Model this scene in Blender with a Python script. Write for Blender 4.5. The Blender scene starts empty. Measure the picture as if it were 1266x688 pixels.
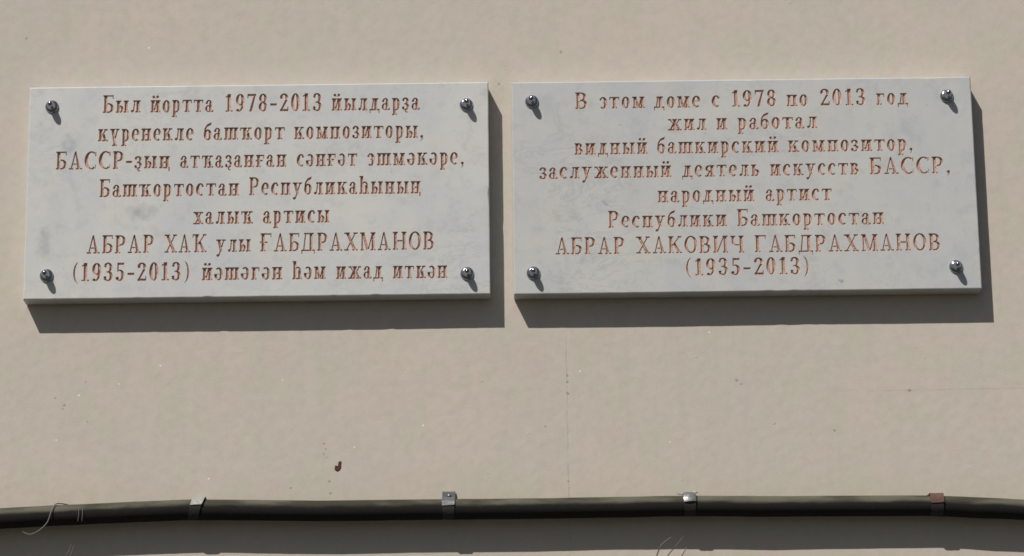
import bpy, math, random
import numpy as np
from mathutils import Vector, noise
from mathutils.geometry import delaunay_2d_cdt

sc = bpy.context.scene
COL = sc.collection
random.seed(7)

# ------------------------------------------------------------------ camera
cam_d = bpy.data.cameras.new('camera'); cam = bpy.data.objects.new('camera', cam_d); COL.objects.link(cam)
PITCH, ROLL = 0.2589456, -0.0122920
F_PX = 3590.0
fw = Vector((0.0001127, math.cos(PITCH), math.sin(PITCH))).normalized()
r0 = fw.cross(Vector((0, 0, 1))).normalized(); u0 = r0.cross(fw)
rt = math.cos(ROLL)*r0 + math.sin(ROLL)*u0
up = -math.sin(ROLL)*r0 + math.cos(ROLL)*u0
from mathutils import Matrix
M = Matrix((rt, up, -fw)).transposed().to_4x4()
M.translation = (-0.000426, -3.653977, 1.632088)
cam.matrix_world = M
cam_d.sensor_fit = 'HORIZONTAL'; cam_d.sensor_width = 36.0
cam_d.lens = 36.0*F_PX/1266.0
cam_d.clip_start = 0.05; cam_d.clip_end = 2000
sc.camera = cam

# ------------------------------------------------------------------ light
SUN = Vector((-18, -27.5, 38)).normalized()             # towards the sun
elev = math.asin(SUN.z)
world = bpy.data.worlds.new('World'); sc.world = world; world.use_nodes = True
wn = world.node_tree.nodes; wl = world.node_tree.links
bg = wn['Background']; sky = wn.new('ShaderNodeTexSky'); sky.sky_type = 'NISHITA'
sky.sun_disc = False; sky.sun_elevation = elev; sky.sun_rotation = math.atan2(SUN.x, SUN.y)
sky.air_density = 1.0; sky.dust_density = 1.6; sky.ozone_density = 1.0
wl.new(sky.outputs[0], bg.inputs[0]); bg.inputs[1].default_value = 0.05
sd = bpy.data.lights.new('sun', 'SUN'); sd.energy = 5.0; sd.angle = math.radians(0.5); sd.color = (1.0, 0.955, 0.88)
so = bpy.data.objects.new('sun', sd); COL.objects.link(so)
so.rotation_euler = SUN.to_track_quat('Z', 'Y').to_euler(); so.location = (-3, -5, 9)
sc.view_settings.view_transform = 'Standard'; sc.view_settings.look = 'None'
sc.view_settings.exposure = -0.21; sc.view_settings.gamma = 1.0
sc.render.film_transparent = False
sc.render.filter_size = 2.2
try: sc.cycles.pixel_filter_type = 'BLACKMAN_HARRIS'; sc.cycles.filter_width = 1.6
except Exception: pass

# ------------------------------------------------------------------ helpers
def new_mat(name, rough=0.8, spec=0.3, metal=0.0, base=(0.5, 0.5, 0.5)):
    m = bpy.data.materials.new(name); m.use_nodes = True
    b = m.node_tree.nodes['Principled BSDF']
    b.inputs['Base Color'].default_value = (*base, 1); b.inputs['Roughness'].default_value = rough
    b.inputs['Metallic'].default_value = metal
    b.inputs['Specular IOR Level'].default_value = spec
    return m, m.node_tree, b

class NT:
    """tiny node-writing helper"""
    def __init__(s, nt): s.nt = nt; s.n = nt.nodes; s.l = nt.links
    def put(s, sock, v):
        if isinstance(v, bpy.types.NodeSocket): s.l.new(v, sock)
        else: sock.default_value = v
    def coord(s, kind='Object'): return s.n.new('ShaderNodeTexCoord').outputs[kind]
    def mapping(s, v, scale=(1, 1, 1), loc=(0, 0, 0), rot=(0, 0, 0)):
        m = s.n.new('ShaderNodeMapping'); s.l.new(v, m.inputs[0])
        m.inputs['Scale'].default_value = scale; m.inputs['Location'].default_value = loc; m.inputs['Rotation'].default_value = rot
        return m.outputs[0]
    def noise(s, v, scale, detail=3, rough=0.55, dist=0.0, col=False):
        t = s.n.new('ShaderNodeTexNoise'); s.l.new(v, t.inputs['Vector'])
        t.inputs['Scale'].default_value = scale; t.inputs['Detail'].default_value = detail
        t.inputs['Roughness'].default_value = rough; t.inputs['Distortion'].default_value = dist
        return t.outputs['Color' if col else 'Fac']
    def ramp(s, v, a, b, lo=0.0, hi=1.0, smooth=True):
        t = s.n.new('ShaderNodeMapRange'); t.interpolation_type = 'SMOOTHSTEP' if smooth else 'LINEAR'
        s.l.new(v, t.inputs[0])
        for i, x in zip((1, 2, 3, 4), (a, b, lo, hi)): t.inputs[i].default_value = x
        return t.outputs[0]
    def math(s, op, a, b=0.0, clamp=False):
        t = s.n.new('ShaderNodeMath'); t.operation = op; t.use_clamp = clamp
        s.put(t.inputs[0], a); s.put(t.inputs[1], b); return t.outputs[0]
    def vmath(s, op, a, b):
        t = s.n.new('ShaderNodeVectorMath'); t.operation = op
        s.put(t.inputs[0], a); s.put(t.inputs[1], b)
        return t.outputs['Value'] if op in ('DISTANCE', 'LENGTH', 'DOT_PRODUCT') else t.outputs[0]
    def mix(s, f, a, b, mode='MIX'):
        t = s.n.new('ShaderNodeMix'); t.data_type = 'RGBA'; t.blend_type = mode
        s.put(t.inputs[0], f)
        for i, x in ((6, a), (7, b)): s.put(t.inputs[i], x if isinstance(x, bpy.types.NodeSocket) else (*x, 1))
        return t.outputs[2]
    def bump(s, h, strength, dist, normal=None):
        t = s.n.new('ShaderNodeBump'); s.put(t.inputs['Height'], h)
        t.inputs['Strength'].default_value = strength; t.inputs['Distance'].default_value = dist
        if normal is not None: s.l.new(normal, t.inputs['Normal'])
        return t.outputs[0]
    def sep(s, v):
        t = s.n.new('ShaderNodeSeparateXYZ'); s.l.new(v, t.inputs[0]); return t.outputs

def mesh_obj(name, verts, faces, mat, parent=None, smooth=False):
    me = bpy.data.meshes.new(name); me.from_pydata([tuple(map(float, v)) for v in verts], [], [tuple(map(int, f)) for f in faces])
    me.update()
    if mat: me.materials.append(mat)
    if smooth: me.polygons.foreach_set('use_smooth', [True]*len(me.polygons))
    o = bpy.data.objects.new(name, me); COL.objects.link(o)
    if parent: o.parent = parent
    return o
def tag(o, label=None, cat=None, group=None, kind=None):
    if label: o['label'] = label
    if cat: o['category'] = cat
    if group: o['group'] = group
    if kind: o['kind'] = kind
    return o
def empty(name, loc):
    o = bpy.data.objects.new(name, None); o.empty_display_size = 0.02; COL.objects.link(o); o.location = loc; return o

def tube_geo(path, rad, n=12, caps=True):
    vs, fs = [], []
    P = [Vector(p) for p in path]
    R = rad if isinstance(rad, (list, tuple)) else [rad]*len(P)
    prev = None
    for i, p in enumerate(P):
        t = (P[min(i+1, len(P)-1)] - P[max(i-1, 0)]).normalized()
        a = prev if prev is not None else (Vector((0, 0, 1)) if abs(t.z) < 0.9 else Vector((0, 1, 0)))
        a = (a - t*a.dot(t)).normalized(); prev = a; b = t.cross(a)
        for k in range(n):
            th = 2*math.pi*k/n
            vs.append(p + R[i]*(math.cos(th)*a + math.sin(th)*b))
    for i in range(len(P)-1):
        for k in range(n):
            fs.append((i*n+k, i*n+(k+1) % n, (i+1)*n+(k+1) % n, (i+1)*n+k))
    if caps:
        fs.append(tuple(range(n-1, -1, -1))); fs.append(tuple(range((len(P)-1)*n, len(P)*n)))
    return vs, fs

# ------------------------------------------------------------------ materials
def spot(T, co, x, z, r, soft=0.6, wob=None):
    d = T.vmath('DISTANCE', co, (x, 0, z)) if wob is None else T.vmath('DISTANCE', wob, (x, 0, z))
    return T.ramp(d, r*(1-soft), r*(1+soft*0.6), 1.0, 0.0)

def wall_material():
    m, nt, b = new_mat('beige_plaster', rough=0.93, spec=0.15)
    T = NT(nt); co = T.coord()
    flat = T.mapping(co, scale=(1, 0, 1))
    # patchy limewash: slightly greener and slightly pinker areas
    big = T.ramp(T.noise(flat, 5.0, 5, 0.62), 0.36, 0.64)
    c = T.mix(big, (0.520, 0.462, 0.408), (0.502, 0.460, 0.412))
    blot = T.ramp(T.noise(T.mapping(flat, scale=(1, 1, 0.6)), 26, 4, 0.6, 0.3), 0.47, 0.60)
    c = T.mix(T.math('MULTIPLY', blot, 0.55), c, (0.474, 0.458, 0.382))
    pink = T.ramp(T.noise(T.mapping(flat, loc=(3, 0, 7)), 17, 4, 0.65, 0.4), 0.50, 0.68)
    c = T.mix(T.math('MULTIPLY', pink, 0.7), c, (0.508, 0.440, 0.406))
    fine = T.noise(T.mapping(flat, loc=(1, 0, 4)), 75, 5, 0.7)
    c = T.mix(T.ramp(fine, 0.42, 0.72, 0.0, 0.30), c, (0.42, 0.38, 0.33))
    c = T.mix(T.ramp(fine, 0.58, 0.28, 0.0, 0.2), c, (0.55, 0.51, 0.44))
    # dirt washed down in faint vertical streaks and a browner tone growing down to the cable
    streak = T.ramp(T.noise(T.mapping(flat, scale=(1, 1, 0.06)), 38, 4, 0.6), 0.52, 0.75)
    c = T.mix(T.math('MULTIPLY', streak, 0.10), c, (0.36, 0.32, 0.27))
    z = T.sep(co)
    low = T.ramp(z[2], 2.36, 2.30, 0.0, 0.14)
    c = T.mix(low, c, (0.40, 0.34, 0.23))
    sand = T.noise(flat, 900, 2, 0.6)
    c = T.mix(T.ramp(sand, 0.62, 0.75, 0.0, 0.25), c, (0.33, 0.29, 0.24))
    wob = T.vmath('ADD', flat, T.vmath('MULTIPLY', T.vmath('SUBTRACT', T.noise(flat, 260, 3, 0.6, col=True), (0.5, 0.5, 0.5)), (0.006, 0, 0.006)))
    # dark little scars
    dark = None
    for x, zz, r in [(-0.2433, 2.3831, .0016), (-0.2412, 2.3756, .0011), (-0.2443, 2.3693, .0013), (-0.2405, 2.365, .001), (-0.2358, 2.3334, .0013),
                     (-0.2854, 2.3257, .0015), (-0.6422, 2.938, .0016), (0.0693, 2.9094, .0019), (0.0700, 2.468, .0016), (0.0703, 2.460, .0016),
                     (0.0703, 2.445, .0022), (0.0698, 2.3300, .0013), (0.5107, 2.4426, .0020), (-0.0138, 2.8655, .0019), (0.0410, 2.402, .0012), (0.412, 2.392, .0018), (-0.235, 2.318, .0016), (-0.0335, 2.340, .0011), (-0.5778, 2.4371, .0017), (-0.590, 2.447, .0013), (-0.580, 2.432, .0012), (-0.548, 2.415, .0012), (-0.552, 2.468, .0010), (0.335, 2.402, .0010), (-0.04, 2.462, .0012), (0.2883, 2.4593, .0022), (0.294, 2.4545, .0014)]:
        s_ = spot(T, flat, x, zz, r, 0.7, wob)
        dark = s_ if dark is None else T.math('MAXIMUM', dark, s_)
    c = T.mix(T.math('MULTIPLY', dark, 0.42), c, (0.16, 0.12, 0.10))
    # fine vertical hairline crack under the right-hand plaque
    zn = T.noise(T.mapping(flat, scale=(0, 0, 1)), 30, 4, 0.6)
    cx_ = T.math('ADD', T.math('SUBTRACT', z[0], 0.0697), T.math('MULTIPLY', T.math('SUBTRACT', zn, 0.5), 0.006))
    line = T.ramp(T.math('ABSOLUTE', cx_), 0.0004, 0.0013, 1.0, 0.0)
    line = T.math('MULTIPLY', line, T.ramp(T.noise(flat, 60, 3), 0.35, 0.6, 0.2, 1.0))
    line = T.math('MULTIPLY', line, T.ramp(z[2], 2.535, 2.49))
    c = T.mix(T.math('MULTIPLY', line, 0.16), c, (0.22, 0.17, 0.14))
    seam = T.math('ABSOLUTE', T.math('ADD', T.math('SUBTRACT', z[2], 2.4445), T.math('MULTIPLY', T.math('SUBTRACT', T.noise(flat, 12, 3), 0.5), 0.006)))
    seam = T.math('MULTIPLY', T.ramp(seam, 0.0004, 0.0016, 1.0, 0.0), T.math('MULTIPLY', T.ramp(z[0], 0.40, 0.46), T.ramp(T.noise(flat, 50, 3), 0.38, 0.55)))
    c = T.mix(T.math('MULTIPLY', seam, 0.16), c, (0.25, 0.20, 0.17))
    # pale specks and paler rubs
    lite = None
    for x, zz, r in [(-0.4559, 2.489, .0012), (-0.1166, 2.4058, .0012), (-0.2049, 2.3784, .0011), (0.0862, 2.4747, .0012), (0.2547, 2.5242, .0012),
                     (-0.391, 2.3396, .0013), (-0.4793, 2.9233, .0013), (-0.5087, 2.4651, .0010), (-0.298, 2.4675, .001), (-0.5876, 2.3924, .001), (0.20, 2.38, .001), (-0.56, 2.451, .0014)]:
        s_ = spot(T, flat, x, zz, r, 0.7)
        lite = s_ if lite is None else T.math('MAXIMUM', lite, s_)
    c = T.mix(T.math('MULTIPLY', lite, 0.9), c, (0.80, 0.78, 0.70))
    rub = T.ramp(T.noise(T.mapping(flat, scale=(3, 1, 0.7), rot=(0, 0.2, 0)), 22, 5, 0.7), 0.66, 0.78)
    c = T.mix(T.math('MULTIPLY', rub, 0.25), c, (0.56, 0.52, 0.44))
    nt.links.new(c, b.inputs['Base Color'])
    # brushed / trowelled relief
    trow = T.noise(T.mapping(flat, scale=(1, 1, 0.35)), 34, 5, 0.6, 0.4)
    n1 = T.bump(trow, 0.035, 0.0015)
    n2 = T.bump(T.noise(flat, 420, 3, 0.6), 0.20, 0.0008, n1)
    pit = T.ramp(T.noise(T.mapping(flat, loc=(9, 0, 2)), 95, 2, 0.5), 0.735, 0.80)
    n3 = T.bump(T.math('SUBTRACT', pit, T.math('MULTIPLY', dark, 1.0)), 0.35, 0.0010, n2)
    n4 = T.bump(T.math('MULTIPLY', line, -1.0), 0.3, 0.0008, n3)
    nt.links.new(n4, b.inputs['Normal'])
    return m

def marble_material(name, stains, seed, k0=1.0):
    m, nt, b = new_mat(name, rough=0.42, spec=0.35)
    T = NT(nt); co = T.coord()
    base = T.mapping(co, loc=(seed, seed*1.7, 0))
    cloud = T.ramp(T.noise(T.mapping(base, scale=(1, 1, 0.8), rot=(0, 0.5, 0)), 9, 6, 0.62, 0.5), 0.36, 0.66)
    c = T.mix(cloud, (0.480, 0.495, 0.515), (0.535, 0.535, 0.520))
    warm = T.ramp(T.noise(T.mapping(base, loc=(2, 0, 5)), 16, 5, 0.65), 0.50, 0.68, 0.0, 0.8)
    c = T.mix(warm, c, (0.535, 0.528, 0.500))
    mott = T.ramp(T.noise(T.mapping(base, loc=(7, 0, 1)), 55, 5, 0.7), 0.48, 0.72, 0.0, 0.55)
    c = T.mix(mott, c, (0.395, 0.410, 0.415))
    vein = T.noise(T.mapping(base, scale=(1, 1, 2.2), rot=(0, 0.7, 0)), 14, 6, 0.7, 1.2)
    vein = T.ramp(T.math('ABSOLUTE', T.math('SUBTRACT', vein, 0.5)), 0.0, 0.035, 1.0, 0.0)
    vein = T.math('MULTIPLY', vein, T.ramp(T.noise(base, 6, 3), 0.50, 0.66))
    c = T.mix(T.math('MULTIPLY', vein, 0.45), c, (0.34, 0.36, 0.38))
    grey = T.ramp(T.noise(T.mapping(base, loc=(4, 0, 9), scale=(1, 1, 0.7)), 21, 5, 0.7, 0.8), 0.56, 0.72, 0.0, 0.5)
    c = T.mix(grey, c, (0.39, 0.41, 0.43))
    drip = T.ramp(T.noise(T.mapping(base, scale=(1, 1, 0.10)), 30, 4, 0.6), 0.50, 0.72)
    c = T.mix(T.math('MULTIPLY', drip, 0.16), c, (0.57, 0.57, 0.55))
    fleck = T.ramp(T.noise(base, 170, 2, 0.5), 0.68, 0.80)
    c = T.mix(T.math('MULTIPLY', fleck, 0.55), c, (0.30, 0.31, 0.30))
    grain = T.noise(base, 900, 2, 0.6)
    c = T.mix(T.ramp(grain, 0.3, 0.7, 0.0, 0.12), c, (0.62, 0.62, 0.60))
    wob = T.vmath('ADD', co, T.vmath('MULTIPLY', T.vmath('SUBTRACT', T.noise(co, 70, 3, 0.6, col=True), (0.5, 0.5, 0.5)), (0.022, 0, 0.022)))
    if k0 != 1.0: c = T.mix(1.0, c, (k0, k0, k0), 'MULTIPLY')
    brk = T.ramp(T.noise(co, 95, 4, 0.65), 0.32, 0.60, 0.35, 1.0)
    for x, z, rx, rz, k in stains:
        dv = T.vmath('MULTIPLY', T.vmath('SUBTRACT', wob, (x, 0, z)), (1/rx, 0, 1/rz))
        s_ = T.ramp(T.vmath('LENGTH', dv, (0, 0, 0)), 0.35, 1.15, k, 0.0)
        c = T.mix(T.math('MULTIPLY', s_, brk), c, (0.17, 0.20, 0.24))
    nt.links.new(c, b.inputs['Base Color'])
    rgh = T.ramp(T.noise(base, 30, 4), 0.3, 0.7, 0.40, 0.60); nt.links.new(rgh, b.inputs['Roughness'])
    n1 = T.bump(T.noise(base, 60, 4, 0.6), 0.10, 0.002)
    n2 = T.bump(T.noise(base, 700, 2, 0.6), 0.10, 0.0005, n1)
    nt.links.new(n2, b.inputs['Normal'])
    return m

def paint_material():
    m, nt, b = new_mat('copper_brown_paint', rough=0.55, spec=0.4)
    T = NT(nt); oi = nt.nodes.new('ShaderNodeObjectInfo')
    loc = T.coord()
    co = T.vmath('ADD', T.vmath('MULTIPLY', loc, (.00024, .00024, .00024)), oi.outputs['Location'])
    n = T.noise(co, 380, 4, 0.65)
    c = T.mix(T.ramp(n, 0.35, 0.65), (0.37, 0.205, 0.150), (0.60, 0.415, 0.335))
    patch = T.ramp(T.noise(co, 38, 2, 0.5), 0.35, 0.7)
    c = T.mix(T.math('MULTIPLY', patch, 0.30), c, (0.36, 0.175, 0.115))
    # paint worn pale near the rim; bright edge highlights are put into this colour
    rim = T.ramp(T.math('ADD', T.sep(loc)[1], T.math('MULTIPLY', T.math('SUBTRACT', n, 0.5), 4.0)), 0.5, 4.2, 0.85, 0.0)
    c = T.mix(rim, c, (0.70, 0.61, 0.53))
    nt.links.new(c, b.inputs['Base Color'])
    nt.links.new(T.bump(n, 0.3, 0.0006), b.inputs['Normal'])
    return m

def steel_material(name, base, rough, rust=0.0, k=1.0, tint=(0.12, 0.05, 0.03)):
    m, nt, b = new_mat(name, rough=rough, metal=k if rust < 0.6 else 0.1, base=base)
    T = NT(nt); co = T.coord()
    n = T.noise(co, 260, 4, 0.65)
    c = T.mix(T.ramp(n, 0.40, 0.66, 0.0, 0.35), base, tuple(v*0.55 for v in base))
    if rust: c = T.mix(T.ramp(T.noise(co, 160, 4), 0.25, 0.6, rust*0.55, rust), c, tint)
    nt.links.new(c, b.inputs['Base Color'])
    nt.links.new(T.ramp(n, 0.3, 0.7, rough*0.75, min(1, rough*1.4)), b.inputs['Roughness'])
    nt.links.new(T.bump(n, 0.15, 0.0004), b.inputs['Normal'])
    return m

def rubber_material():
    m, nt, b = new_mat('grey_topped_black_rubber', rough=0.9, spec=0.08)
    T = NT(nt); co = T.coord()
    geo = nt.nodes.new('ShaderNodeNewGeometry')
    nz = T.sep(geo.outputs['Normal'])[2]
    wobble = T.math('MULTIPLY', T.math('SUBTRACT', T.noise(T.mapping(co, scale=(0.35, 1, 1)), 60, 4), 0.5), 0.6)
    grey_mask = T.math('MAXIMUM', T.ramp(T.math('ADD', nz, wobble), 0.08, 0.50), T.ramp(T.noise(T.mapping(co, scale=(0.5, 1, 1)), 130, 4, 0.7), 0.62, 0.80, 0.0, 0.35))  # greyer where the surface faces up, plus random grey patches
    n = T.noise(co, 300, 3, 0.6)
    dcol = T.mix(T.ramp(T.noise(T.mapping(co, scale=(0.3, 1, 1)), 45, 4), 0.35, 0.65), (0.048, 0.045, 0.033), (0.112, 0.106, 0.080))
    c = T.mix(grey_mask, T.mix(n, (0.012, 0.012, 0.012), (0.023, 0.022, 0.020)), dcol)
    nt.links.new(c, b.inputs['Base Color'])
    nt.links.new(T.bump(n, 0.3, 0.0006), b.inputs['Normal'])
    return m

MW = wall_material()
MP = paint_material()
BAND, _bn, _bb = new_mat('dark_band', rough=0.85, spec=0.15, base=(0.032, 0.030, 0.027))  # straps' dim lower half: its shading is put into this dark colour
CHROME = steel_material('polished_steel', (0.34, 0.36, 0.41), 0.19)
CLIP_G = steel_material('dull_galvanised_steel', (0.15, 0.155, 0.165), 0.45, k=0.45)
CLIP_L = steel_material('pale_galvanised_steel', (0.34, 0.34, 0.32), 0.6, k=0.1)
CLIP_S = steel_material('shiny_steel', (0.24, 0.245, 0.25), 0.36, k=0.6)
CLIP_R = steel_material('rusty_steel', (0.16, 0.12, 0.10), 0.75, rust=0.95, tint=(0.105, 0.055, 0.042))
RUBBER = rubber_material()

# ------------------------------------------------------------------ building wall
def axis(lo, hi, a, b, fine, coarse):
    L = list(np.arange(lo, a, coarse)) + list(np.arange(a, b, fine)) + list(np.arange(b, hi+1e-6, coarse))
    L[-1] = hi
    return L
xs = axis(-8.0, 8.0, -1.0, 1.0, 0.008, 0.5); zs = axis(-0.3, 8.0, 2.05, 3.15, 0.008, 0.5)
vs, fs = [], []
for zv in zs:
    for xv in xs:
        q = Vector((xv, 3.1, zv))
        fade = max(0.0, min(1.0, (1.2-abs(xv))/0.2))*max(0.0, min(1.0, (0.75-abs(zv-2.6))/0.2))
        d = 0.0006 + fade*(0.0005*noise.noise(q*5) + 0.00006*noise.noise(q*34) + 0.00012*noise.noise(q*90))
        vs.append((xv, max(0.0, d), zv))
nx, nz = len(xs), len(zs)
for j in range(nz-1):
    for i in range(nx-1):
        fs.append((j*nx+i, j*nx+i+1, (j+1)*nx+i+1, (j+1)*nx+i))
k = len(vs)
vs += [(-8, .5, -.3), (8, .5, -.3), (8, .5, 8), (-8, .5, 8)]
fs += [(k+1, k, k+3, k+2)]
bl, br, tl, tr = 0, nx-1, (nz-1)*nx, nz*nx-1
fs += [tuple(range(bl, br+1))[::-1] + (k, k+1), tuple(range(tl, tr+1)) + (k+2, k+3),
       tuple(j*nx for j in range(nz)) + (k+3, k), tuple(j*nx+nx-1 for j in range(nz))[::-1] + (k+1, k+2)]
w = mesh_obj('building_wall', vs, fs, MW, smooth=False)
tag(w, 'beige plastered building wall behind the two marble plaques', 'wall')

# ground in front of the wall: pavement, kerb, road (below the frame; they bounce light and show in the steel)
def simple_ground(name, base, base2, scale):
    m, nt, b = new_mat(name, rough=0.9, spec=0.2); T = NT(nt); co = T.coord()
    c = T.mix(T.noise(co, scale, 5, 0.6), base, base2)
    nt.links.new(c, b.inputs['Base Color']); nt.links.new(T.bump(T.noise(co, 120, 3), 0.3, 0.01), b.inputs['Normal'])
    return m
ASPH = simple_ground('asphalt', (0.04, 0.04, 0.04), (0.06, 0.06, 0.058), 3)
PAVE = simple_ground('grey_asphalt_paving', (0.050, 0.048, 0.044), (0.065, 0.062, 0.056), 2)
SOIL = simple_ground('dry_soil_and_grass', (0.06, 0.07, 0.03), (0.12, 0.10, 0.06), 0.5)
def box(x0, x1, y0, y1, z0, z1):
    v = [(x, y, z) for z in (z0, z1) for y in (y0, y1) for x in (x0, x1)]
    return v, [(0, 2, 3, 1), (4, 5, 7, 6), (0, 1, 5, 4), (2, 6, 7, 3), (0, 4, 6, 2), (1, 3, 7, 5)]
tag(mesh_obj('ground', [(-900, -900, -.16), (900, -900, -.16), (900, 900, -.16), (-900, 900, -.16)], [(0, 1, 2, 3)], SOIL), kind='structure')
tag(mesh_obj('road', *box(-60, 60, -13, -5.15, -.158, -.12), ASPH), kind='structure')
tag(mesh_obj('pavement', *box(-60, 60, -5, -.0005, -.158, 0), PAVE), kind='structure')
tag(mesh_obj('kerb', *box(-60, 60, -5.148, -5.002, -.158, .004), PAVE), kind='structure')

# ------------------------------------------------------------------ lettering (engraved glyphs, 100 units = capital height)
S, TN = 17.0, 8.8
def rc(x0, y0, x1, y1): return [(x0, y0), (x1, y0), (x1, y1), (x0, y1)]
def ln(x0, y0, x1, y1, w, w1=None):
    w1 = w if w1 is None else w1
    q = [(x0-w/2, y0), (x0+w/2, y0), (x1+w1/2, y1), (x1-w1/2, y1)]
    return q if y1 > y0 else q[::-1]
def disc(x, y, r, n=10): return [(x+r*math.cos(2*math.pi*i/n), y+r*math.sin(2*math.pi*i/n)) for i in range(n)]
def ring(cx, cy, rx, ry, wx, wy, a0=0, a1=360, dx=0, n=None):
    n = n or max(6, int(abs(a1-a0)/18)); out = []; wx = min(wx, rx*.78); wy = min(wy, ry*.78)
    def P(a, k):
        c, s_ = math.cos(math.radians(a)), math.sin(math.radians(a))
        return (cx+rx*c, cy+ry*s_) if k == 0 else (cx+dx+(rx-wx)*c, cy+(ry-wy)*s_)
    for i in range(n):
        a, b = a0+(a1-a0)*i/n, a0+(a1-a0)*(i+1)/n
        out.append([P(a, 0), P(b, 0), P(b, 1), P(a, 1)])
    return out
def stem(x, h, y0=0, b=True, t=True, e=5.5, w=None):
    w = w or S; o = [rc(x, y0, x+w, h)]
    if b: o.append(rc(x-e, y0, x+w+e, y0+TN))
    if t: o.append(rc(x-e, h-TN, x+w+e, h))
    return o
def bowl(x0, y0, y1, xr, wx=None, mid=None):
    wx = wx or S*0.92; mid = mid or x0+(xr-x0)*0.35
    o = ring(mid, (y0+y1)/2, xr-mid, (y1-y0)/2, wx, TN, -90, 90, n=8)
    return o + [rc(x0, y0, mid+.5, y0+TN), rc(x0, y1-TN, mid+.5, y1)]
def mirror(polys, w): return [[(w-x, y) for x, y in p][::-1] for p in polys]
def rot180(polys, w, h): return [[(w-x, h-y) for x, y in p] for p in polys]
def shift(polys, d): return [[(x+d, y) for x, y in p] for p in polys]
def G_n(h, w): return stem(6, h)+stem(w-6-S, h)+[rc(15, h*.5-TN*.5, w-15, h*.5+TN*.5)], w
def G_i(h, w): return stem(6, h)+stem(w-6-S, h)+[ln(6+S-1, TN*.6, w-6-S+1, h-TN*.6, 8)], w
def G_p(h, w): return stem(6, h)+stem(w-6-S, h)+[rc(4, h-TN, w-4, h)], w
def G_t(h, w):
    c = w/2; return stem(c-S/2, h, t=False)+[rc(0, h-TN, w, h), rc(0, h-20, 6, h), rc(w-6, h-20, w, h)], w
def G_g(h, w): return stem(6, h)+[rc(6, h-TN, w-2, h), rc(w-8, h-24, w-2, h)], w
def G_gh(h, w): return G_g(h, w)[0]+[rc(-3, h*.46, S+22, h*.46+TN)], w
def G_v(h, w): return stem(6, h)+bowl(15, 0, h*.56, w-1)+bowl(15, h*.56-TN, h, w-5), w
def G_d(h, w):
    return [rc(0, 0, w, TN), rc(0, -15, 6.5, 1), rc(w-6.5, -15, w, 1), rc(w-13-S, 0, w-13, h), ln(13, 2, 23, h-2, 8), rc(14, h-TN, w-6, h)], w
def G_l(h, w): return stem(w-6-S, h)+[rc(13, h-TN, w-10, h), ln(15, 8, 22, h-3, 8), disc(9, 8.5, 8.5)], w
def G_k(h, w):
    return stem(6, h)+[ln(6+S-3, h*.42, w-13, h-3, 9), rc(w-24, h-TN, w-2, h), ln(w-15, 2, 6+S+8, h*.58, S*.9), rc(w-32, 0, w, TN)], w
def G_kh(h, w):
    return shift(G_k(h, w-11)[0], 11)+[rc(0, h-TN, 14, h), rc(0, h-20, 6, h)], w
def G_m(h, w):
    return stem(8, h, t=False, w=9)+[rc(1, h-TN, 26, h), ln(w/2, 0, 17, h-1, S*.85), ln(w/2+1, 0, w-6-S/2-2, h-1, 8)]+stem(w-6-S, h), w
def G_o(h, w): return ring(w/2, h/2, w/2, h/2+1.5, S*.95, TN, n=20), w
def G_s(h, w, tick=False):
    o = ring(w*.56, h/2, w*.56, h/2+1.5, S, TN, 52, 308, dx=1.5, n=14)
    if tick: o += [rc(w-8, h*.70, w-2, h*.97), rc(w-8, h*.05, w-3, h*.26)]
    else: o += [disc(w*.83, h*.78, 6.8)]
    return o, w
def G_e(h, w): return ring(w*.52, h/2, w*.52, h/2+1.5, S*.95, TN, 0, 312, n=17)+[rc(8, h*.49, w-1, h*.49+4.5)], w
def G_schwa(h, w): return rot180(G_e(h, w)[0], w, h), w
def G_ee(h, w): return mirror(G_s(h, w)[0], w)+[rc(w*.42, h*.5-3, w-8, h*.5+3.5)], w
def G_z(h, w):
    return (ring(w*.44, h*.735, w*.50, h*.27+1.5, S*.85, TN, -90, 150, n=11)+ring(w*.44, h*.27, w*.56, h*.27+1.5, S*.9, TN, -150, 90, n=11)
            + [disc(w*.17, h*.80, 6.8), disc(w*.15, h*.2, 7.2), rc(w*.28, h*.5-4, w*.5, h*.5+3.5)]), w
def G_a(w=47):
    h = 68
    return (ring(18, 19, 18, 20.5, 13, 7, n=14)+[rc(22, 6, 22+S*.95, 50)]+ring(21, 47, 17.5, 22, 13, 7, 0, 165, n=9)
            + [disc(9, 50, 7.2), ln(31, 7, 31, 6, 14), rc(30, 0, w, 7), rc(40, 0, 47, 12)]), w
def G_b(w=44):
    return ring(w/2, 30, w/2, 31.5, S*.95, TN, n=18)+[[(0, 28), (9, 28), (13, 60), (20, 76), (14, 84), (4, 66)], [(13, 84), (20, 74), (w-3, 86), (w, 101), (22, 92)]], w
def G_zh(h, w):
    c = w/2
    o = stem(c-S/2, h)
    half = [ln(c+4, h*.45, w-12, h-3, 9), rc(w-20, h-TN, w-1, h), ln(w-13, 2, c+7, h*.56, 13), rc(w-28, 0, w, TN)]
    return o+half+mirror(half, w), w
def G_y(h, w): return [ln(w/2+3, 0, 14, h-2, S*.95), ln(15, -22, w-11, h-2, 8.5), disc(10, -19, 8.5), rc(0, h-TN, 30, h), rc(w-22, h-TN, w, h)], w
def G_ue(h, w): return [ln(w/2, 2, 14, h-2, S*.95), ln(w/2, 2, w-10, h-2, 8.5), rc(w/2-7, -27, w/2+7, 14), rc(w/2-14, -28, w/2+14, -28+TN), rc(0, h-TN, 30, h), rc(w-20, h-TN, w, h)], w
def G_sh(h, w):
    m = (w-S)/2
    return stem(5, h, b=False)+stem(m, h, b=False, e=5)+stem(w-5-S, h, b=False)+[rc(-1, 0, w+1, TN)], w
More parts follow.
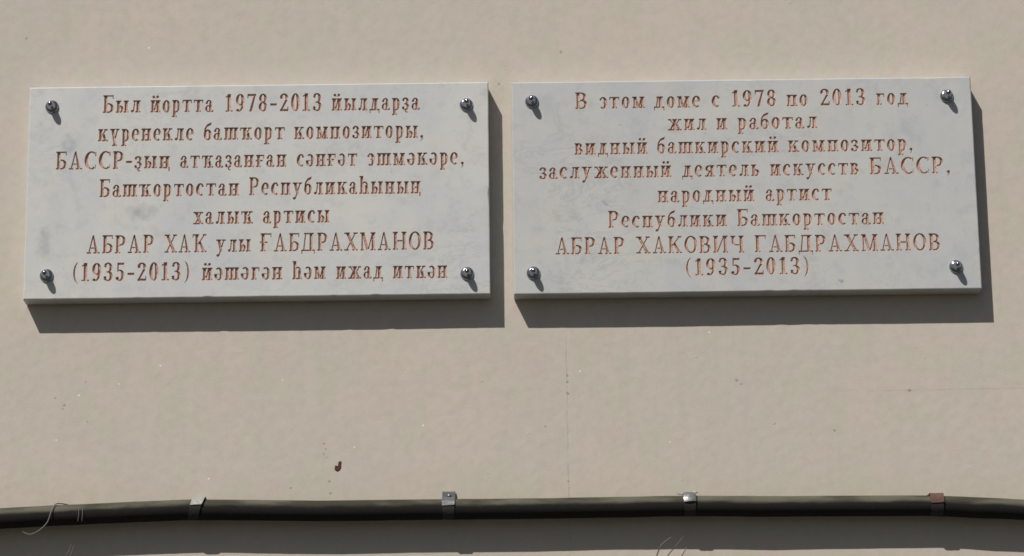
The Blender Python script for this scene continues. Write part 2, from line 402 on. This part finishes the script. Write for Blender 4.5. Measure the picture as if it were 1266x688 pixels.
def G_soft(h, w): return stem(6, h)+bowl(15, 0, h*.6, w-1), w
def G_yery(h, w): return G_soft(h, w*.62)[0]+stem(w-5-S, h, e=5), w
def G_ya(h, w): return mirror(stem(6, h)+bowl(15, h*.40, h, w-2)+[ln(w-11, 1, 26, h*.46, S*.7), rc(w-22, 0, w, TN)], w), w
def G_shha(w=56): return [rc(0, 93, 20, 100)]+stem(6, 100, t=False)+ring(w/2+2, 46, w/2-8, 23.5, 10, TN, 0, 165, n=9)+stem(w-6-S, 50, t=False), w
def G_r(h, w, y0=0): return stem(6, h, y0=y0)+bowl(15, h*.42 if y0 == 0 else 0, h, w-1), w
def G_ch(h, w): return [rc(8, h*.60, 8+S*.85, h), rc(1, h-TN, 29, h)]+ring(29, h*.62, 21, h*.20, 14, 8, 180, 270, n=5)+[rc(28, h*.42, w-20, h*.42+8)]+stem(w-6-S, h), w
def G_x(h, w): return [ln(w-15, 2, 15, h-2, S), ln(12, 2, w-13, h-2, 8.5), rc(0, 0, 26, TN), rc(w-31, 0, w, TN), rc(0, h-TN, 31, h), rc(w-25, h-TN, w-1, h)], w
def G_A(w=70): return [ln(12, 2, 33, 97, 8), ln(w-17, 1, 34, 101, S*.95, 7), rc(18, 27, w-24, 34), rc(0, 0, 24, TN), rc(w-34, 0, w, TN)], w
def breve(w, h): return [disc(w/2-11, h+18, 8.4), disc(w/2+11, h+18, 8.4)]+ring(w/2, h+19, 12, 10, 3.5, 3.5, 190, 350, n=7)
def pl(st_, w): return st_, w
X = 69.0
GL = {
 'а': G_a(), 'б': G_b(), 'в': G_v(X, 48), 'г': G_g(X, 46), 'ғ': G_gh(X, 49), 'д': G_d(X, 56), 'е': G_e(X, 45), 'ж': G_zh(X, 76), 'з': G_z(X, 40),
 'и': G_i(X, 58), 'к': G_k(X, 57), 'ҡ': G_kh(X, 66), 'л': G_l(X, 53), 'м': G_m(X, 68), 'н': G_n(X, 57), 'о': G_o(X, 44), 'п': G_p(X, 57), 'р': G_r(X, 47, -28),
 'с': G_s(X, 44), 'т': G_t(X, 54), 'у': G_y(X, 55), 'ү': G_ue(X, 53), 'х': G_x(X, 57), 'ш': G_sh(X, 76), 'ы': G_yery(X, 68), 'ь': G_soft(X, 46), 'э': G_ee(X, 43),
 'я': G_ya(X, 53), 'ә': G_schwa(X, 45), 'һ': G_shha(),
 'А': G_A(), 'Б': pl(stem(6, 100)+bowl(15, 0, 56, 57)+[rc(6, 100-TN, 56, 100), rc(50, 78, 56, 100)], 58), 'В': G_v(100, 60), 'Г': G_g(100, 60), 'Ғ': G_gh(100, 62),
 'Д': G_d(100, 74), 'И': G_i(100, 78), 'К': G_k(100, 72), 'Ҡ': G_kh(100, 84), 'М': G_m(100, 86), 'Н': G_n(100, 76), 'О': G_o(100, 68), 'Р': G_r(100, 57), 'С': G_s(100, 64, True),
 'Х': G_x(100, 74), 'Ч': G_ch(100, 72),
 '0': G_o(100, 43), '3': G_z(100, 42),
 '1': pl(stem(12, 100, t=False, e=9)+[[(3, 78), (13, 84), (13, 98), (22, 100), (3, 86)]], 40),
 '2': pl(ring(21, 74, 21, 27, S*.85, TN, -25, 165, n=11)+[disc(9, 76, 8), ln(9, 8, 33, 64, 11, 13), rc(2, 0, 43, 13), rc(37, 0, 43, 26)], 44),
 '5': pl([rc(8, 87, 40, 100), rc(8, 50, 15, 100)]+ring(19, 31, 23, 32, S*.9, TN, -150, 118, n=13)+[disc(9, 16, 8)], 43),
 '7': pl([rc(2, 87, 44, 100), rc(2, 74, 8, 100), ln(18, 0, 37, 90, 15, 10)], 45),
 '8': pl(ring(21, 74, 19, 27, S*.8, TN, n=16)+ring(21, 27, 21, 28, S*.85, TN, n=16), 42),
 '9': pl(ring(21, 67, 21, 34, S*.9, TN, n=16)+ring(15, 52, 27, 52, S*.85, TN, -78, 10, n=7)+[disc(10, 8, 8), rc(10, 0, 21, 7)], 43),
 '-': pl([rc(2, 32, 34, 45)], 36),
 '(': pl(ring(30, 45, 28, 62, 10, 3, 105, 255, n=12), 28), ')': pl(mirror(ring(30, 45, 28, 62, 10, 3, 105, 255, n=12), 30), 30),
 ',': pl([disc(11, 8, 8.5), [(10, 2), (19, 4), (18, -6), (6, -18), (4, -15), (10, -6)]], 22),
}
GL['й'] = (GL['и'][0]+breve(58, X), 58)
GL['ң'] = (GL['н'][0]+[rc(49, -16, 57, 4)], 58)
GL['ҙ'] = (GL['з'][0]+[rc(15, -11, 23, 3), [(15, -10), (22, -16), (32, -14), (32, -8), (22, -9)]], 40)
OPEN_SIDE = 11.0

def union_outline(polys):
    V, F = [], []
    for p in polys:
        a = sum(p[i][0]*p[(i+1) % len(p)][1]-p[(i+1) % len(p)][0]*p[i][1] for i in range(len(p)))
        if abs(a) < 1e-6: continue
        if a < 0: p = p[::-1]
        F.append(list(range(len(V), len(V)+len(p)))); V += [Vector(q) for q in p]
    vo, eo, fo, ov, oe, of = delaunay_2d_cdt(V, [], F, 0, 0.02)
    tris = [tuple(f) for f, o in zip(fo, of) if o]
    cnt = {}
    for t in tris:
        for i in range(len(t)):
            e = (t[i], t[(i+1) % len(t)]); cnt.setdefault(tuple(sorted(e)), []).append(e)
    E = [v[0] for v in cnt.values() if len(v) == 1]
    return [(vo[a][:], vo[b][:]) for a, b in E]

def edges_arrays(E): A = np.array([e[0] for e in E]); B = np.array([e[1] for e in E]); return A, B
def seg_dist(P, A, B):
    d = B-A; L = (d*d).sum(1); L[L == 0] = 1e-9
    t = np.clip((((P[:, None]-A[None])*d[None]).sum(2))/L, 0, 1)
    q = A[None]+t[..., None]*d[None]
    return np.sqrt(((P[:, None]-q)**2).sum(2)).min(1)
def inside(P, A, B):
    y = P[:, 1][:, None]; c = (A[None, :, 1] > y) != (B[None, :, 1] > y)
    dy = B[:, 1]-A[:, 1]; dy = np.where(dy == 0, 1e-9, dy)
    xi = A[None, :, 0]+(y-A[None, :, 1])*((B[:, 0]-A[:, 0])/dy)[None]
    return ((c & (P[:, 0][:, None] < xi)).sum(1) % 2) == 1

SLOPE = 2.5
CAPD = 4.6
def groove(E):
    """outline edges -> mesh of a V-cut groove; depth in glyph units"""
    A, B = edges_arrays(E)
    E2 = []
    for a, b in zip(A, B):
        n = max(1, int(math.ceil(np.linalg.norm(b-a)/9)))
        for i in range(n): E2.append((a+(b-a)*i/n, a+(b-a)*(i+1)/n))
    pts, idx, ed = [], {}, []
    def vid(p):
        k = (round(p[0], 2), round(p[1], 2))
        if k not in idx: idx[k] = len(pts); pts.append(p)
        return idx[k]
    for a, b in E2:
        i, j = vid(a), vid(b)
        if i != j: ed.append((i, j))
    nb = len(pts)
    cand = []
    for a, b in E2:
        d = b-a; L = np.linalg.norm(d)
        if L < 0.5: continue
        nrm = np.array([-d[1], d[0]])/L; mid = (a+b)/2
        ks = np.arange(0.75, 12, 0.5); Q = mid+ks[:, None]*nrm
        D = seg_dist(Q, A, B); ok = (D > ks-0.12) & inside(Q, A, B)
        n = 0
        while n < len(ks) and ok[n]: n += 1
        if n:
            cand.append((ks[n-1], Q[n-1]))
            if ks[n-1] > CAPD+.6: cand.append((CAPD+50, mid+CAPD*nrm))
    cand.sort(key=lambda c: -c[0]); keep = []
    for k, q in cand:
        if all((q[0]-r[0])**2+(q[1]-r[1])**2 > 4.0 for r in keep): keep.append(q)
    allp = pts+keep
    V = [Vector(p) for p in allp]
    vo, eo, fo, *_ = delaunay_2d_cdt(V, ed, [], 0, 0.01)
    vo = np.array([v[:] for v in vo]); fo = [f for f in fo]
    cen = np.array([vo[list(f)].mean(0) for f in fo]); ins = inside(cen, A, B)
    D = seg_dist(vo, A, B); D[D < 0.1] = 0
    dep = np.minimum(D, CAPD)*SLOPE
    tri = [tuple(f) for f, i in zip(fo, ins) if i]
    return [(p[0], d, p[1]) for p, d in zip(vo, dep)], tri, [(vo[i], vo[j]) for i, j in eo] and E2

OUT, MESH = {}, {}
def glyph(ch):
    if ch not in OUT:
        E = union_outline(GL[ch][0])
        v, f, E2 = groove(E)
        me = bpy.data.meshes.new('letter'); me.from_pydata([tuple(map(float, p)) for p in v], [], f); me.update(); me.materials.append(MP)
        OUT[ch] = E2; MESH[ch] = me
    return OUT[ch], MESH[ch]

# words: (text, x0, z0, x1, z1) in millimetres from the middle of the plaque
LEFT = [
 [('Был', -204.7, 108.8, -154.8, 108.7), ('йортта', -142.3, 108.6, -59.3, 108.4), ('1978-2013', -44.4, 108.4, 82.6, 108.1), ('йылдарҙа', 95.7, 108.0, 211.4, 107.7)],
 [('күренекле', -209.8, 69.8, -84.6, 69.7), ('башҡорт', -71.9, 69.7, 34.4, 69.6), ('композиторы,', 46.6, 69.6, 216.5, 69.4)],
 [('БАССР-ҙың', -264.1, 31.8, -114.8, 31.9), ('атҡаҙанған', -101.7, 31.9, 36.9, 32.0), ('сәнғәт', 50.2, 32.0, 129.4, 32.1), ('эшмәкәре,', 142.5, 32.1, 269.2, 32.2)],
 [('Башҡортостан', -206.1, -6.3, -24.3, -6.4), ('Республикаһының', -11.3, -6.4, 212.6, -6.5)],
 [('халыҡ', -83.6, -44.8, -6.0, -44.6), ('артисы', 6.9, -44.6, 93.6, -44.4)],
 [('АБРАР', -221.0, -82.5, -133.7, -82.5), ('ХАҠ', -120.4, -82.5, -65.4, -82.5), ('улы', -53.1, -82.5, -8.3, -82.6), ('ҒАБДРАХМАНОВ', 4.3, -82.6, 229.5, -82.6)],
 [('(1935-2013)', -238.3, -119.4, -86.7, -119.9), ('йәшәгән', -71.2, -120.0, 33.2, -120.3), ('һәм', 45.8, -120.4, 89.3, -120.5), ('ижад', 102.3, -120.5, 163.3, -120.7), ('иткән', 175.7, -120.8, 246.4, -121.0)]]
RIGHT = [
 [('В', -218.1, 107.3, -202.0, 107.3), ('этом', -186.8, 107.4, -126.7, 107.5), ('доме', -115.0, 107.5, -53.8, 107.6), ('с', -39.5, 107.6, -28.4, 107.6), ('1978', -13.1, 107.6, 45.6, 107.7), ('по', 59.0, 107.7, 87.0, 107.8), ('2013', 103.2, 107.8, 163.0, 107.9), ('год', 177.2, 107.9, 218.6, 107.9)],
 [('жил', -97.5, 76.2, -47.0, 76.4), ('и', -34.0, 76.5, -19.8, 76.6), ('работал', -6.0, 76.6, 98.1, 77.0)],
 [('видный', -220.3, 44.5, -124.9, 44.5), ('башкирский', -112.2, 44.5, 46.5, 44.5), ('композитор,', 58.9, 44.5, 222.4, 44.6)],
 [('заслуженный', -266.8, 12.0, -94.2, 12.4), ('деятель', -80.6, 12.4, 20.6, 12.6), ('искусств', 34.1, 12.6, 150.5, 12.9), ('БАССР,', 164.4, 12.9, 269.6, 13.2)],
 [('народный', -113.4, -21.9, 12.8, -21.6), ('артист', 26.9, -21.6, 113.4, -21.4)],
 [('Республики', -178.1, -55.3, -24.3, -55.1), ('Башкортостан', -11.0, -55.1, 179.9, -54.8)],
 [('АБРАР', -247.3, -90.4, -157.6, -90.5), ('ХАКОВИЧ', -142.8, -90.5, -2.7, -90.7), ('ГАБДРАХМАНОВ', 11.0, -90.7, 251.5, -91.0)],
 [('(1935-2013)', -79.5, -120.7, 80.4, -120.6)]]

TH = 0.028
def lathe(prof, n=28):
    """prof: (radius, out) pairs; out is towards -y"""
    vs, fs = [], []
    for r, o in prof:
        for k in range(n):
            a = 2*math.pi*k/n; vs.append((r*math.cos(a), -o, r*math.sin(a)))
    for i in range(len(prof)-1):
        for k in range(n): fs.append((i*n+k, (i+1)*n+k, (i+1)*n+(k+1) % n, i*n+(k+1) % n))
    fs.append(tuple(range((len(prof)-1)*n, len(prof)*n))[::-1])
    return vs, fs
wv, wf = lathe([(.0089, -.003), (.0089, .0008), (.0086, .0016), (.0079, .0027), (.0070, .0036), (.0060, .0041), (.0054, .0043)])
nut_prof = [(.0052, .0035), (.0052, .0060), (.0046, .0070)]+[(.0046*math.cos(a), .0105+.0070*math.sin(a)) for a in np.linspace(.08, 1.5, 9)]
nv, nf = lathe(nut_prof)
BOLT_ME = NUT_ME = None

def plaque(name, cx, cz, a, W, H, lines, unit, mat, bolts, label, marks):
    global BOLT_ME, NUT_ME
    root = empty(name, (cx, 0, cz-H/2)); root.rotation_euler = (0, -a, 0)
    tag(root, label, 'plaque', 'marble memorial plaques bolted to the wall')
    rnd = random.Random(int(abs(cx)*1000))
    IN = 0.004
    hx, hz = W/2, H/2
    verts, faces = [], []
    letters = []
    P = [Vector((-hx+IN, -hz+IN)), Vector((hx-IN, -hz+IN)), Vector((hx-IN, hz-IN)), Vector((-hx+IN, hz-IN))]
    E = [(0, 1), (1, 2), (2, 3), (3, 0)]
    for words in lines:
        for text, xa, za, xb, zb in words:
            gap = 10.5 if len(text) > 1 else 0
            nat = sum(GL[c][1] for c in text)+gap*(len(text)-1)
            sx = (xb-xa)/nat
            x = 0.0
            for c in text:
                out, me = glyph(c)
                px = (xa+x*sx)/1000+rnd.uniform(-.0002, .0002); pz = (za+(zb-za)*(x*sx)/(xb-xa))/1000-0.0012+rnd.uniform(-.0002, .0002)
                s1, s2 = sx/1000, unit/1000
                letters.append((c, px, pz, s1, s2, me))
                loc = {}
                for p, q in out:
                    ids = []
                    for r in (p, q):
                        k = (round(r[0], 2), round(r[1], 2))
                        if k not in loc: loc[k] = len(P); P.append(Vector((px+r[0]*s1, pz+r[1]*s2)))
                        ids.append(loc[k])
                    if ids[0] != ids[1]: E.append(tuple(ids))
                x += GL[c][1]+gap
    for i in range(-14, 15):                    # a few free points keep the triangles well shaped
        for j in range(-7, 8):
            P.append(Vector((i*.0203+.0011*math.sin(i*7+j*3), j*.0187+.0011*math.sin(i*5-j*9))))
    vo, eo, fo, ov, oe, of = delaunay_2d_cdt([p*1000 for p in P], E, [], 0, 0.0005)
    bound = set()
    for e, o in zip(eo, oe):
        if any(k_ >= 4 for k_ in o): bound.add(tuple(sorted(e)))
    e2f = {}
    for fi, f in enumerate(fo):
        for j in range(len(f)): e2f.setdefault(tuple(sorted((f[j], f[(j+1) % len(f)]))), []).append(fi)
    par = {}
    hull = [fl[0] for ed, fl in e2f.items() if len(fl) == 1]
    stack = [hull[0]]; par[hull[0]] = 0
    while stack:
        fi = stack.pop(); f = fo[fi]
        for j in range(len(f)):
            ed = tuple(sorted((f[j], f[(j+1) % len(f)])))
            for g in e2f[ed]:
                if g not in par: par[g] = par[fi] ^ (ed in bound); stack.append(g)
    verts += [(v[0]/1000, -TH, v[1]/1000+hz) for v in vo]
    faces += [tuple(f) for fi, f in enumerate(fo) if not par.get(fi, 0)]
    # border strip, worn arris, sides and back
    per = []
    def side(x0, z0, x1, z1, nn):
        for i_ in range(nn): per.append((x0+(x1-x0)*i_/nn, z0+(z1-z0)*i_/nn))
    side(-1, -1, 1, -1, 120); side(1, -1, 1, 1, 60); side(1, 1, -1, 1, 120); side(-1, 1, -1, -1, 60)
    rings = []
    def nz(u, v, s_): return noise.noise(Vector((u*s_, v*s_, cx*9)))
    spec = [(0, IN, -TH), (1, .0015, -TH), (2, .0006, -TH+.0004), (3, 0, -TH+.0013), (4, 0, -.001)]
    for kind, ins, y in spec:
        ring_ = []
        for u, v in per:
            chip = max(0, nz(u*hx, v*hz, 55)-0.30)*0.0022 if kind in (1, 2, 3) else 0
            wv_ = 0.00018*nz(u*hx+5, v*hz, 40) if kind else 0
            if kind == 4: chip = 0
            ii = ins+chip*(1.0 if kind < 3 else .6)+wv_
            ring_.append((u*(hx-ii), y, v*(hz-ii)+hz))
        rings.append(ring_)
    base = len(verts)
    for r in rings: verts += r
    n = len(per)
    for k_ in range(len(rings)-1):
        for i_ in range(n):
            j_ = (i_+1) % n
            faces.append((base+k_*n+i_, base+k_*n+j_, base+(k_+1)*n+j_, base+(k_+1)*n+i_))
    faces.append(tuple(base+4*n+i_ for i_ in range(n))[::-1])
    mesh_obj('marble_slab', verts, [f[::-1] for f in faces], mat, root)
    names = {'-': 'hyphen', ',': 'comma', '(': 'bracket', ')': 'bracket'}
    for c, px, pz, s1, s2, me in letters:
        o = bpy.data.objects.new(names.get(c, 'digit' if c.isdigit() else 'letter'), me); COL.objects.link(o)
        o.parent = root; o.location = (px, -TH, pz+hz); o.scale = (s1, s2, s2)
    for bx_, bz_ in bolts:
        if BOLT_ME is None:
            b = mesh_obj('bolt_washer', wv, wf, CHROME, smooth=True); nt_ = mesh_obj('cap_nut', nv, nf, CHROME, smooth=True)
            BOLT_ME, NUT_ME = b.data, nt_.data
        else:
            b = bpy.data.objects.new('bolt_washer', BOLT_ME); COL.objects.link(b)
            nt_ = bpy.data.objects.new('cap_nut', NUT_ME); COL.objects.link(nt_)
        b.parent = root; b.location = (bx_/1000, -TH, bz_/1000+hz)
        b.rotation_euler = (math.radians(rnd.uniform(-3, 3)), rnd.uniform(0, 6), math.radians(rnd.uniform(-3, 3)))
        nt_.parent = b
    return root

ML = marble_material('grey_white_marble', [(-.249, .144+.0637, .012, .017, .36), (-.150, .144-.028, .023, .012, .42), (-.277, .144-.068, .011, .022, .32), (-.262, .144-.02, .02, .03, .08)], 0.0)
MR = marble_material('grey_white_marble', [(-.182, .144-.0214, .0035, .003, .5), (.1207, .144-.1298, .0030, .0030, .6), (-.16, .144+.083, .002, .002, .5), (.19, .144+.02, .03, .03, .10), (-.1, .144+.078, .016, .006, .12)], 4.3, 0.92)
plaque('memorial_plaque', -0.329649, 2.715750, -0.0001, 0.60333, 0.28819, LEFT, 0.246, ML, [(-271.5, 117), (272.4, 113), (-272.0, -112.4), (271.7, -116.5)],
       'left grey-white marble plaque engraved in seven lines, with a small hook-tailed script', [])
plaque('memorial_plaque', 0.304202, 2.714786, 0.00024, 0.60382, 0.28825, RIGHT, 0.230, MR, [(-275.3, 117), (269.5, 117.5), (-276.5, -116), (269.8, -114.5)],
       'right grey-white marble plaque engraved in eight lines, beginning with a single capital letter', [])

# ------------------------------------------------------------------ cable along the wall
CY, CR = -0.0208, 0.0131
path = [(-3.2, 2.262), (-2.2, 2.275), (-1.4, 2.262), (-0.9, 2.270), (-0.7137, 2.2849), (-0.6523, 2.2873), (-0.5807, 2.2905), (-0.4987, 2.2932), (-0.4147, 2.2958), (-0.386, 2.2953), (-0.2424, 2.292), (-0.0887, 2.2922), (-0.0067, 2.2917),
        (0.1471, 2.2924), (0.2189, 2.2928), (0.3172, 2.2908), (0.4341, 2.2901), (0.5314, 2.2894), (0.5774, 2.2865), (0.6448, 2.2826), (0.7101, 2.2786), (0.9, 2.27), (1.4, 2.275), (2.2, 2.262), (3.2, 2.27)]
def cable_z(x):
    for (xa, za), (xb, zb) in zip(path, path[1:]):
        if xa <= x <= xb: return za+(zb-za)*(x-xa)/(xb-xa)
X_ = list(np.arange(-1.2, 1.2, 0.012)); X_ = [-3.2, -2.2, -1.4]+X_+[1.4, 2.2, 3.2]
Z_ = [cable_z(x) for x in X_]
Z2 = [sum(Z_[max(0, i-2):i+3])/len(Z_[max(0, i-2):i+3]) if 3 < i < len(Z_)-4 else Z_[i] for i in range(len(Z_))]
cp = [(x, CY+0.0012*noise.noise(Vector((x*5, 1, 0))), z+0.0004*noise.noise(Vector((x*30, 4, 0)))) for x, z in zip(X_, Z2)]
cv, cf = tube_geo(cp, [CR*(1+.02*noise.noise(Vector((x*18, 9, 0)))) for x in X_], 28)
cable = mesh_obj('cable', cv, cf, RUBBER, smooth=True)
tag(cable, 'thick black grey-topped cable running along the wall below both plaques', 'cable')

def clip(x, wd, tab, mat, label, tilt=0.0, over=0.0, bulge=0.0, end=10):
    z = cable_z(x); R = CR+.0004
    prof = [(-.0012, z+R+tab+.0015), (-.0026, z+R+tab)]
    if tab > .004: prof += [(-.0028, z+R+tab*.5), (-.0034, z+R+.0025), (-.006, z+R+.0012)]
    prof += [(CY*.55, z+R+.0008+over*.6), ]
    def arc(d0, d1, n_, off=0.0):
        o_ = []
        for d in np.linspace(d0, d1, n_):
            a = math.radians(d); rr = R+off+over*max(0, math.sin(math.radians((d+20)*1.2)))
            o_.append((CY-rr*math.cos(a), z+rr*math.sin(a)))
        return o_
    root = empty('cable_clip', (x, 0, z-.014))
    tag(root, label, 'clip', 'metal clips holding the cable to the wall')
    low = arc(20, -72, 12)
    upper = prof+arc(80, end, 12, .0012)
    for nm, pf, mt, t, wk, flat, bl_ in (('metal_tab', upper, mat, .0009, 1.0, 4, bulge), ('band', low, BAND, .0009, .90, -1, 0.0)):
        n = len(pf); vs, fs = [], []; nw = 6
        for k_ in range(nw+1):
            s_ = k_/nw-.5
            for j in range(2):
                for i, (y, zz) in enumerate(pf):
                    y0_, z0_ = pf[max(i-1, 0)]; y1_, z1_ = pf[min(i+1, n-1)]
                    ty, tz = y1_-y0_, z1_-z0_; L = math.hypot(ty, tz) or 1
                    ny, nz_ = tz/L, -ty/L
                    dy, dz = y-CY, zz-z
                    if ny*dy+nz_*dz < 0: ny, nz_ = -ny, -nz_
                    if i <= flat: ny, nz_ = -1, 0.0
                    bow = bl_*(1-(2*s_)**2)
                    edge = .0005*noise.noise(Vector((x*50+s_*9, i*.9, 0)))
                    vs.append((x+s_*wd*wk*(1-.06*(i/n)**2)+tilt*(zz-z)+edge*.5, y+(ny*t*j)+ny*bow, zz+nz_*t*j+nz_*bow+edge+(.0008*s_ if i > n-3 else 0)))
        def q(k_, j, i): return (k_*2+j)*n+i
        for k_ in range(nw):
            for i in range(n-1):
                fs.append((q(k_, 1, i), q(k_+1, 1, i), q(k_+1, 1, i+1), q(k_, 1, i+1)))
                fs.append((q(k_, 0, i), q(k_, 0, i+1), q(k_+1, 0, i+1), q(k_+1, 0, i)))
            fs.append((q(k_, 0, 0), q(k_+1, 0, 0), q(k_+1, 1, 0), q(k_, 1, 0)))
            fs.append((q(k_, 0, n-1), q(k_, 1, n-1), q(k_+1, 1, n-1), q(k_+1, 0, n-1)))
        for i in range(n-1):
            fs.append((q(0, 0, i), q(0, 1, i), q(0, 1, i+1), q(0, 0, i+1)))
            fs.append((q(nw, 0, i), q(nw, 0, i+1), q(nw, 1, i+1), q(nw, 1, i)))
        o = mesh_obj(nm, vs, fs, mt, root); o.location = (-x, 0, -(z-.014))
    return root, z
SCREW = steel_material('dark_screw', (0.16, 0.16, 0.17), 0.4)
def screw_head(parent, x, z, y, r=.0028, mat=SCREW):
    v, f = lathe([(r, -.001), (r, .0006), (r*.8, .0013), (r*.35, .0017)], 14)
    o = mesh_obj('screw', v, f, mat, parent); o.location = (x-parent.location.x, y, z-parent.location.z)
r1, z1 = clip(-0.4040, .0155, .0025, CLIP_L, 'pale bent metal clip on the cable, leftmost of the four clips', end=14, tilt=.30, over=.0012)
r2, z2 = clip(-0.0840, .0165, .0115, CLIP_G, 'dark grey metal clip with a screwed tab above the cable, below the gap between plaques')
screw_head(r2, -0.0835, z2+CR+.0068, -.0042)
r3, z3 = clip(0.2215, .0165, .0040, CLIP_S, 'shiny rounded metal clip on the cable, third from left, above the wire ends', over=.0016, bulge=.0012)
# thin tie wire twisted behind clip three
tw = [(0.2215+u, -.0075-.004*math.sin(u*90), z3+CR+.0055+.0012*math.sin(u*260)) for u in np.linspace(-.014, .0115, 16)]
v, f = tube_geo([(a-.2215, b, c-(z3-.014)) for a, b, c in tw], .0006, 6); mesh_obj('tie_wire', v, f, SCREW, r3, True)
r4, z4 = clip(0.5340, .0175, .0025, CLIP_R, 'rusty brown metal clip on the cable, rightmost of the four clips', end=5, over=.0010)

# ------------------------------------------------------------------ small things
THREAD, tn_, tb_ = new_mat('pale_thread', rough=0.85, base=(0.17, 0.175, 0.17))
WIRE, tn2, tb2 = new_mat('dry_grey_wire', rough=0.7, base=(0.21, 0.18, 0.15))
def px(X, Y, y=0.0):
    """photo pixel measurement -> wall coordinates (used for the few hand-measured curves below)"""
    d = fw + rt*((X-633.0)/F_PX) - up*((Y-344.0)/F_PX); t = (y-M.translation.y)/d.y
    p = M.translation + d*t; return (p.x, y, p.z)
def smooth_path(P, n=8):
    P = [Vector(p) for p in P]; P = [P[0]*2-P[1]]+P+[P[-1]*2-P[-2]]; out = []
    for i in range(1, len(P)-2):
        for k_ in range(n):
            t = k_/n; a, b, c, d = P[i-1:i+3]
            out.append(0.5*((2*b)+(c-a)*t+(2*a-5*b+4*c-d)*t*t+(3*b-a-3*c+d)*t**3))
    out.append(P[-2]); return out
def strand(name, pts, r, mat, label, cat, group=None):
    sp = smooth_path(pts); v, f = tube_geo(sp, [r*(1-.5*(i/len(sp))**3) for i in range(len(sp))], 6)
    o = mesh_obj(name, v, f, mat, smooth=True); tag(o, label, cat, group); return o
strand('thread', [px(84, 624.2, -.012), px(75, 622.8, -.020), px(68, 624, -.030), px(63.5, 632, -.0362), px(59, 645, -.036), px(51, 654, -.036), px(41, 660, -.035), px(34, 660.5, -.034), px(28, 657.5, -.033)],
       .00075, THREAD, 'pale loose thread curling down over the left end of the cable', 'thread')
G4 = 'short pale threads caught on the cable and wall at left'
strand('thread', [px(97.5, 629, -.0345), px(97.3, 636, -.0355), px(96, 645, -.035)], .0004, THREAD, 'tiny pale hair-thin thread on the left end of the cable, left one of a pair', 'thread', G4)
strand('thread', [px(102.5, 629, -.0345), px(102, 636, -.0355), px(101, 645, -.035)], .0004, THREAD, 'tiny pale hair-thin thread on the left end of the cable, right one of a pair', 'thread', G4)
strand('thread', [px(88, 673, -.020), px(86, 680, -.018), px(81, 688, -.016), px(76, 700, -.003)], .0005, THREAD, 'thin pale thread stub in shadow beneath the cable, the left one of two', 'thread', G4)
strand('thread', [px(91, 676, -.020), px(89, 682, -.018), px(86, 689, -.016), px(82, 700, -.003)], .0005, THREAD, 'thin pale thread stub in shadow beneath the cable, the right one of two', 'thread', G4)
GW = 'bent wire ends sticking up below the cable'
strand('wire_end', [px(803, 712, -.003), px(811, 690, -.020), px(816, 677, -.034), px(821, 671, -.038), px(829.5, 664.5, -.042)], .0008, WIRE, 'curved wire end sticking up under the third cable clip, leftmost of three', 'wire', GW)
strand('wire_end', [px(806, 715, -.003), px(818, 698, -.014), px(828, 684, -.026), px(836, 675, -.036), px(844, 664.5, -.044)], .0008, WIRE, 'straight slanting wire end under the third cable clip, middle of three', 'wire', GW)
strand('wire_end', [px(834, 715, -.003), px(841, 692, -.010), px(845, 684, -.014), px(849, 676.5, -.016)], .0008, WIRE, 'short dark wire end under the third cable clip, rightmost of three', 'wire', GW)

# chipped-off flake showing red-brown brick, and two blobs of plaster
CHIP, cn, cb = new_mat('red_brown_chip', rough=0.9, base=(0.075, 0.025, 0.022))
Tc = NT(cn); cn.links.new(Tc.mix(Tc.noise(Tc.coord(), 500, 3), (0.045, 0.015, 0.014), (0.15, 0.06, 0.05)), cb.inputs['Base Color'])
ol = [(-.0045, -.0040), (-.0018, -.0062), (.0012, -.0052), (.0034, -.0020), (.0040, .0010), (.0033, .0036), (.0044, .0062), (.0022, .0072), (.0002, .0058), (.0012, .0036), (.0006, .0010), (-.0014, .0004), (-.0034, .0018), (-.0044, -.0006)]
vs = [(x, -.0006+.0005*noise.noise(Vector((x*900, z*900, 0))), z) for x, z in ol]+[(x*.8, -.0016, z*.8) for x, z in ol]+[(-.0003, -.0008, -.0018)]
n = len(ol); fs = [(i, (i+1) % n, n+(i+1) % n, n+i) for i in range(n)]+[(n+i, n+(i+1) % n, 2*n) for i in range(n)]
ch = mesh_obj('paint_chip', vs, fs, CHIP); ch.location = (-0.2255, 0.0006, 2.3533)
tag(ch, 'small red-brown chip stuck on the bare wall between plaques and cable', 'chip')
